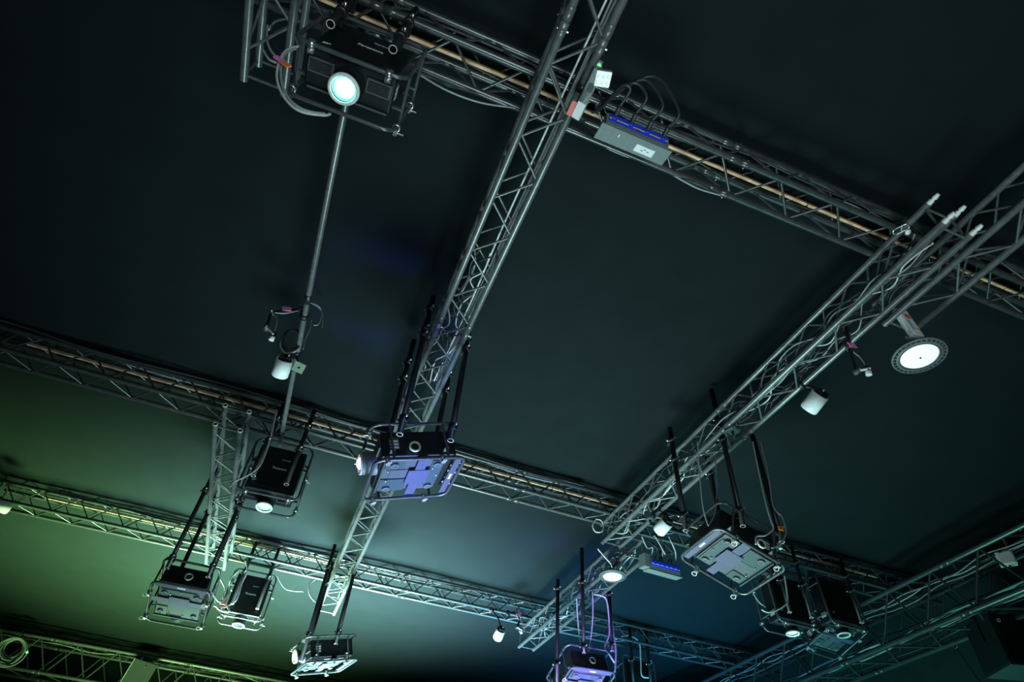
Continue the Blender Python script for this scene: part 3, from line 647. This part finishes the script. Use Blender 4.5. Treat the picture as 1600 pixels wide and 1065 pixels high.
# snap hook with a white ring where the right truss meets the top one
ck = atz(1408, 358, 3.72)
cl = thing('snap_hook', 'bright steel snap hook where the cable filled truss meets the top truss', 'hook', T(ck))
obj('hook_body', MB().path(rrect(0.05,0.1,0,0.02), 0.007, 7, True), 'steel', cl, Matrix.Rotation(0.5,4,'Z')); obj('gate', MB().tube((-0.02,-0.03,0),(0.03,0.03,0.01),0.006,7), 'steel', cl); obj('round_tag', MB().lathe([(0,-0.003),(0.02,-0.003),(0.02,0.003),(0,0.003)], c=(0.06,0.0,0), axis=(0,0.3,1), n=14), 'paper', cl)

# ------------------------------------------------------------------ cables along the trusses
def run(x0, x1, y, z, amp, sag, seed, axis='x', step=0.45):
    rd = random.Random(seed); pts = []; s = x0
    while s <= x1+1e-6:
        o = (rd.uniform(-amp, amp), rd.uniform(-amp, amp)-sag*rd.random())
        pts.append(Vector((s, y+o[0], z+o[1])) if axis == 'x' else Vector((y+o[0], s, z+o[1]))); s += step
    return pts
cable_thing('cable_bundle', 'black cables strung along the top chords of the topmost truss', 'cables', [run(-1.5, 4.6, TY[0]+d, 4.10, 0.03, 0.03, 20+k) for k, d in enumerate((-0.09,-0.05,0.08))], 0.008, ['cable','gcable','cable'])
cable_thing('sagging_cable', 'thin cables sagging below the topmost truss between projector and central truss', 'cable', [[aty(px, py, 1.62) for px, py in pts] for pts in ([(658,118),(700,142),(750,160),(800,168)], [(655,110),(690,128),(745,146),(800,160)], [(650,112),(680,124),(700,134),(720,138)])], 0.006, ['gcable','cable','cable'])
cable_thing('sagging_cable', 'thin cable sagging below the power box on the topmost truss', 'cable', [[aty(px, py, 1.63) for px, py in ((918,212),(950,232),(985,246),(1010,250))]], 0.006, 'gcable')
cable_thing('sagging_cable', 'thin cable sagging below the topmost truss right of the power box', 'cable', [[aty(px, py, 1.63) for px, py in ((1043,268),(1070,284),(1095,296),(1126,305))]], 0.006, 'gcable')
cable_thing('cable_bundle', 'black cables bulging over the top of the middle truss', 'cables', [run(-5.5, 3.2, TY[1]+d, 4.155, 0.03, 0.0, 30+k, step=0.7) for k, d in enumerate((-0.15,-0.1,-0.17))], 0.009, ['cable','gcable','cable'])
cable_thing('cable_bundle', 'dark cables along the top of the low left truss', 'cables', [run(-3.6, 3.2, TY[2]+d, 4.13, 0.03, 0.0, 40+k, step=0.6) for k, d in enumerate((-0.12,-0.06))], 0.010, ['cable','cable'])
cable_thing('cable_bundle', 'pale straight cables running inside the central truss', 'cables', [run(0.6, 4.6, 0.640+d, 3.70+0.02*k, 0.008, 0, 50+k, 'y', 0.6) for k, d in enumerate((-0.03,0,0.02))], 0.007, ['wcable','gcable','wcable'])
cable_thing('cable_bundle', 'tangled cables inside the central truss above the projector with the pink lens', 'cables', [run(2.6, 4.2, 0.56+0.04*(k-2), 3.72, 0.07, 0.05, 60+k, 'y', 0.16) for k in range(5)], 0.006, ['gcable','cable','cable','wcable','cable'])
cable_thing('cable_bundle', 'tangled black and grey cables packed inside the right centre truss', 'cables', [run(1.3, 6.0, 3.36+0.03*(k-3), 3.72, 0.06, 0.05, 70+k, 'y', 0.2) for k in range(9)], 0.006, ['cable','gcable','cable','cable','wcable','cable','gcable','cable','cable'])
cable_thing('cable_bundle', 'tangled cables inside the far truss around the small round lamp', 'cables', [run(6.0, 8.9, 3.62+0.03*(k-3), 3.60, 0.06, 0.05, 90+k, 'y', 0.18) for k in range(8)], 0.008, ['cable','gcable','cable','cable','wcable','cable'])
cable_thing('cable_bundle', 'many dark cables lying inside the heavy right truss', 'cables', [run(0.5, 11.5, 7.58+0.05*k, 3.36+0.03*(k % 4), 0.04, 0.03, 110+k, 'y', 0.5) for k in range(9)], 0.012, ['cable','gcable','gcable','cable'])
cable_thing('cable_bundle', 'thinner pale cables along the top of the heavy right truss', 'cables', [run(0.5, 11.5, 7.60+0.06*k, 3.80+0.02*(k % 3), 0.03, 0.04, 150+k, 'y', 0.4) for k in range(5)], 0.008, ['gcable','cable','wcable'])
cable_thing('cable_bundle', 'dark cables on the heavy far truss at bottom left', 'cables', [run(-7.5, 0.5, 15.5+0.07*k, 3.98+0.01*k, 0.03, 0.02, 130+k, 'x', 0.5) for k in range(4)], 0.012, ['cable','gcable','cable','cable'])

def pxcable(label, pts, y, r, mt, cat='cable', name='cable_run'):
    return cable_thing(name, label, cat, [[aty(px, py, y+(p[2] if len(p) > 2 else 0)) for p in pp for px, py in (p[:2],)] for pp in pts], r, mt)
# cable with pink and orange tape looping on the big projector
loop = pxcable('pale cable pair looping left of the large lit projector, with pink and orange tape', [[(466,72),(446,80),(434,104),(434,130),(447,156),(470,174),(505,180),(516,178)], [(462,76),(446,84),(439,106),(441,132),(453,156),(476,172),(508,178)]], 1.50, 0.0065, ['wcable','gcable'])
q = aty(437, 93, 1.47)-loop.location; obj('pink_tape', MB().box(q, (0.055,0.008,0.03), Matrix.Rotation(0.5,3,'Y')), 'pink', loop)
q = aty(446, 100, 1.47)-loop.location; obj('orange_tape', MB().box(q, (0.05,0.008,0.03), Matrix.Rotation(0.5,3,'Y')), 'orange', loop)
pxcable('dark cables curled inside the truss end left of the large lit projector', [[(418,40),(417,62),(424,80),(436,92)], [(424,36),(428,66),(440,84)], [(411,78),(420,92),(432,98)], [(450,28),(430,34),(420,46)]], 1.7, 0.007, ['gcable','cable','gcable','gcable'])
pxcable('pale cable coming down to the left side of the projector under the middle truss', [[(432,640),(424,680),(414,710),(404,730),(384,744),(366,752),(360,760)], [(430,648),(420,690),(408,720),(398,734)]], 5.72, 0.008, ['gcable','gcable'])
lp = pxcable('pale cables looping between the dark green underside and the lettered projector', [[(345,905),(352,920),(349,935),(358,955),(340,950),(336,930)], [(384,876),(386,892),(378,910),(372,930),(366,940),(350,948),(334,946)], [(372,892),(360,905),(358,925),(344,940,-0.6),(330,925,-1.75)]], 8.9, 0.011, ['wcable','gcable','gcable'])
rt = aty(349, 941, 8.85)-lp.location; obj('tape_flag', MB().box(rt, (0.07,0.02,0.05)), 'red', lp)
pxcable('thin curved wire hanging right of the lettered low projector', [[(432.5,899),(444,918),(458,923),(474,924)]], 9.3, 0.005, 'gcable')
pxcable('pale cable loop on the pole left of the central truss end', [[(492,905),(484,912),(483,925),(488,935),(494,940)]], 8.42, 0.012, 'wcable')
pxcable('black cables coiled around the long pipe above the white spotlight', [[(446,520),(440,535),(450,545),(464,542),(470,525),(462,515),(448,518)], [(444,525),(438,540),(448,552),(466,545),(472,530)], [(452,516),(442,530),(444,545),(458,548),(468,538)]], 4.4, 0.010, ['cable','gcable','cable'])
pxcable('thin grey wires fanning out right of the long pipe', [[(480,470,-0.37),(500,482),(505,496),(503,512)], [(480,470,-0.37),(498,478),(503,490),(498,506),(490,508)], [(487,500),(484,515),(477,530),(474,545)]], 4.2, 0.004, ['gcable','gcable','gcable'])
lp = pxcable('grey cable looped around the poles of the violet underside projector, with orange tape', [[(1176,690),(1184,730),(1196,785),(1204,812),(1208,826),(1196,836),(1182,838),(1181,850)], [(1188,690),(1200,740),(1208,790),(1222,808),(1228,832),(1218,850),(1206,856)]], 3.66, 0.007, ['wcable','gcable'])
ot = aty(1220, 825, 3.64)-lp.location; obj('tape_flag', MB().box(ot, (0.05,0.012,0.035)), 'orange', lp)
pxcable('pale safety wire loop dropping to the violet underside projector', [[(1090,690),(1093,740),(1098,790),(1106,820)], [(1117,705),(1120,760),(1117,800),(1107,821)]], 3.82, 0.005, ['wcable','gcable'])
pxcable('pale safety wire loop dropping to the purple lit projector', [[(901,935),(903,970),(908,1010),(915,1030)], [(926,925),(926,965),(922,1005),(916,1030)]], 6.95, 0.009, ['wcable','wcable'])
pxcable('pale cable following the right hand pole of the purple lit projector', [[(928,928),(946,934),(951,960),(952,990),(945,1010),(952,1022),(960,1035)], [(954,935),(957,980),(962,1015),(961,1048)]], 7.0, 0.011, ['wcable','gcable'])
pxcable('pale violet cable bending over the dark projector at the bottom edge', [[(962,998),(980,992),(998,1002),(1001,1030),(1003,1055),(1016,1058)]], 9.27, 0.012, 'wcable')
pxcable('pale cable hanging beside the lit projector behind the heavy truss', [[(1226,900),(1230,930),(1229,942),(1215,952),(1200,956),(1190,952)], [(1178,928),(1186,940),(1196,948)]], 5.7, 0.010, ['wcable','gcable'])
pxcable('steel ring of wire at the end of the right centre truss', [[(930,812),(926,820),(930,830),(940,830),(943,820),(938,812),(931,811)]], 5.9, 0.008, 'wcable')
pxcable('pale strap crossing under the end of the right centre truss', [[(934,857),(945,870),(954,880),(956,886)]], 6.0, 0.008, 'wcable')
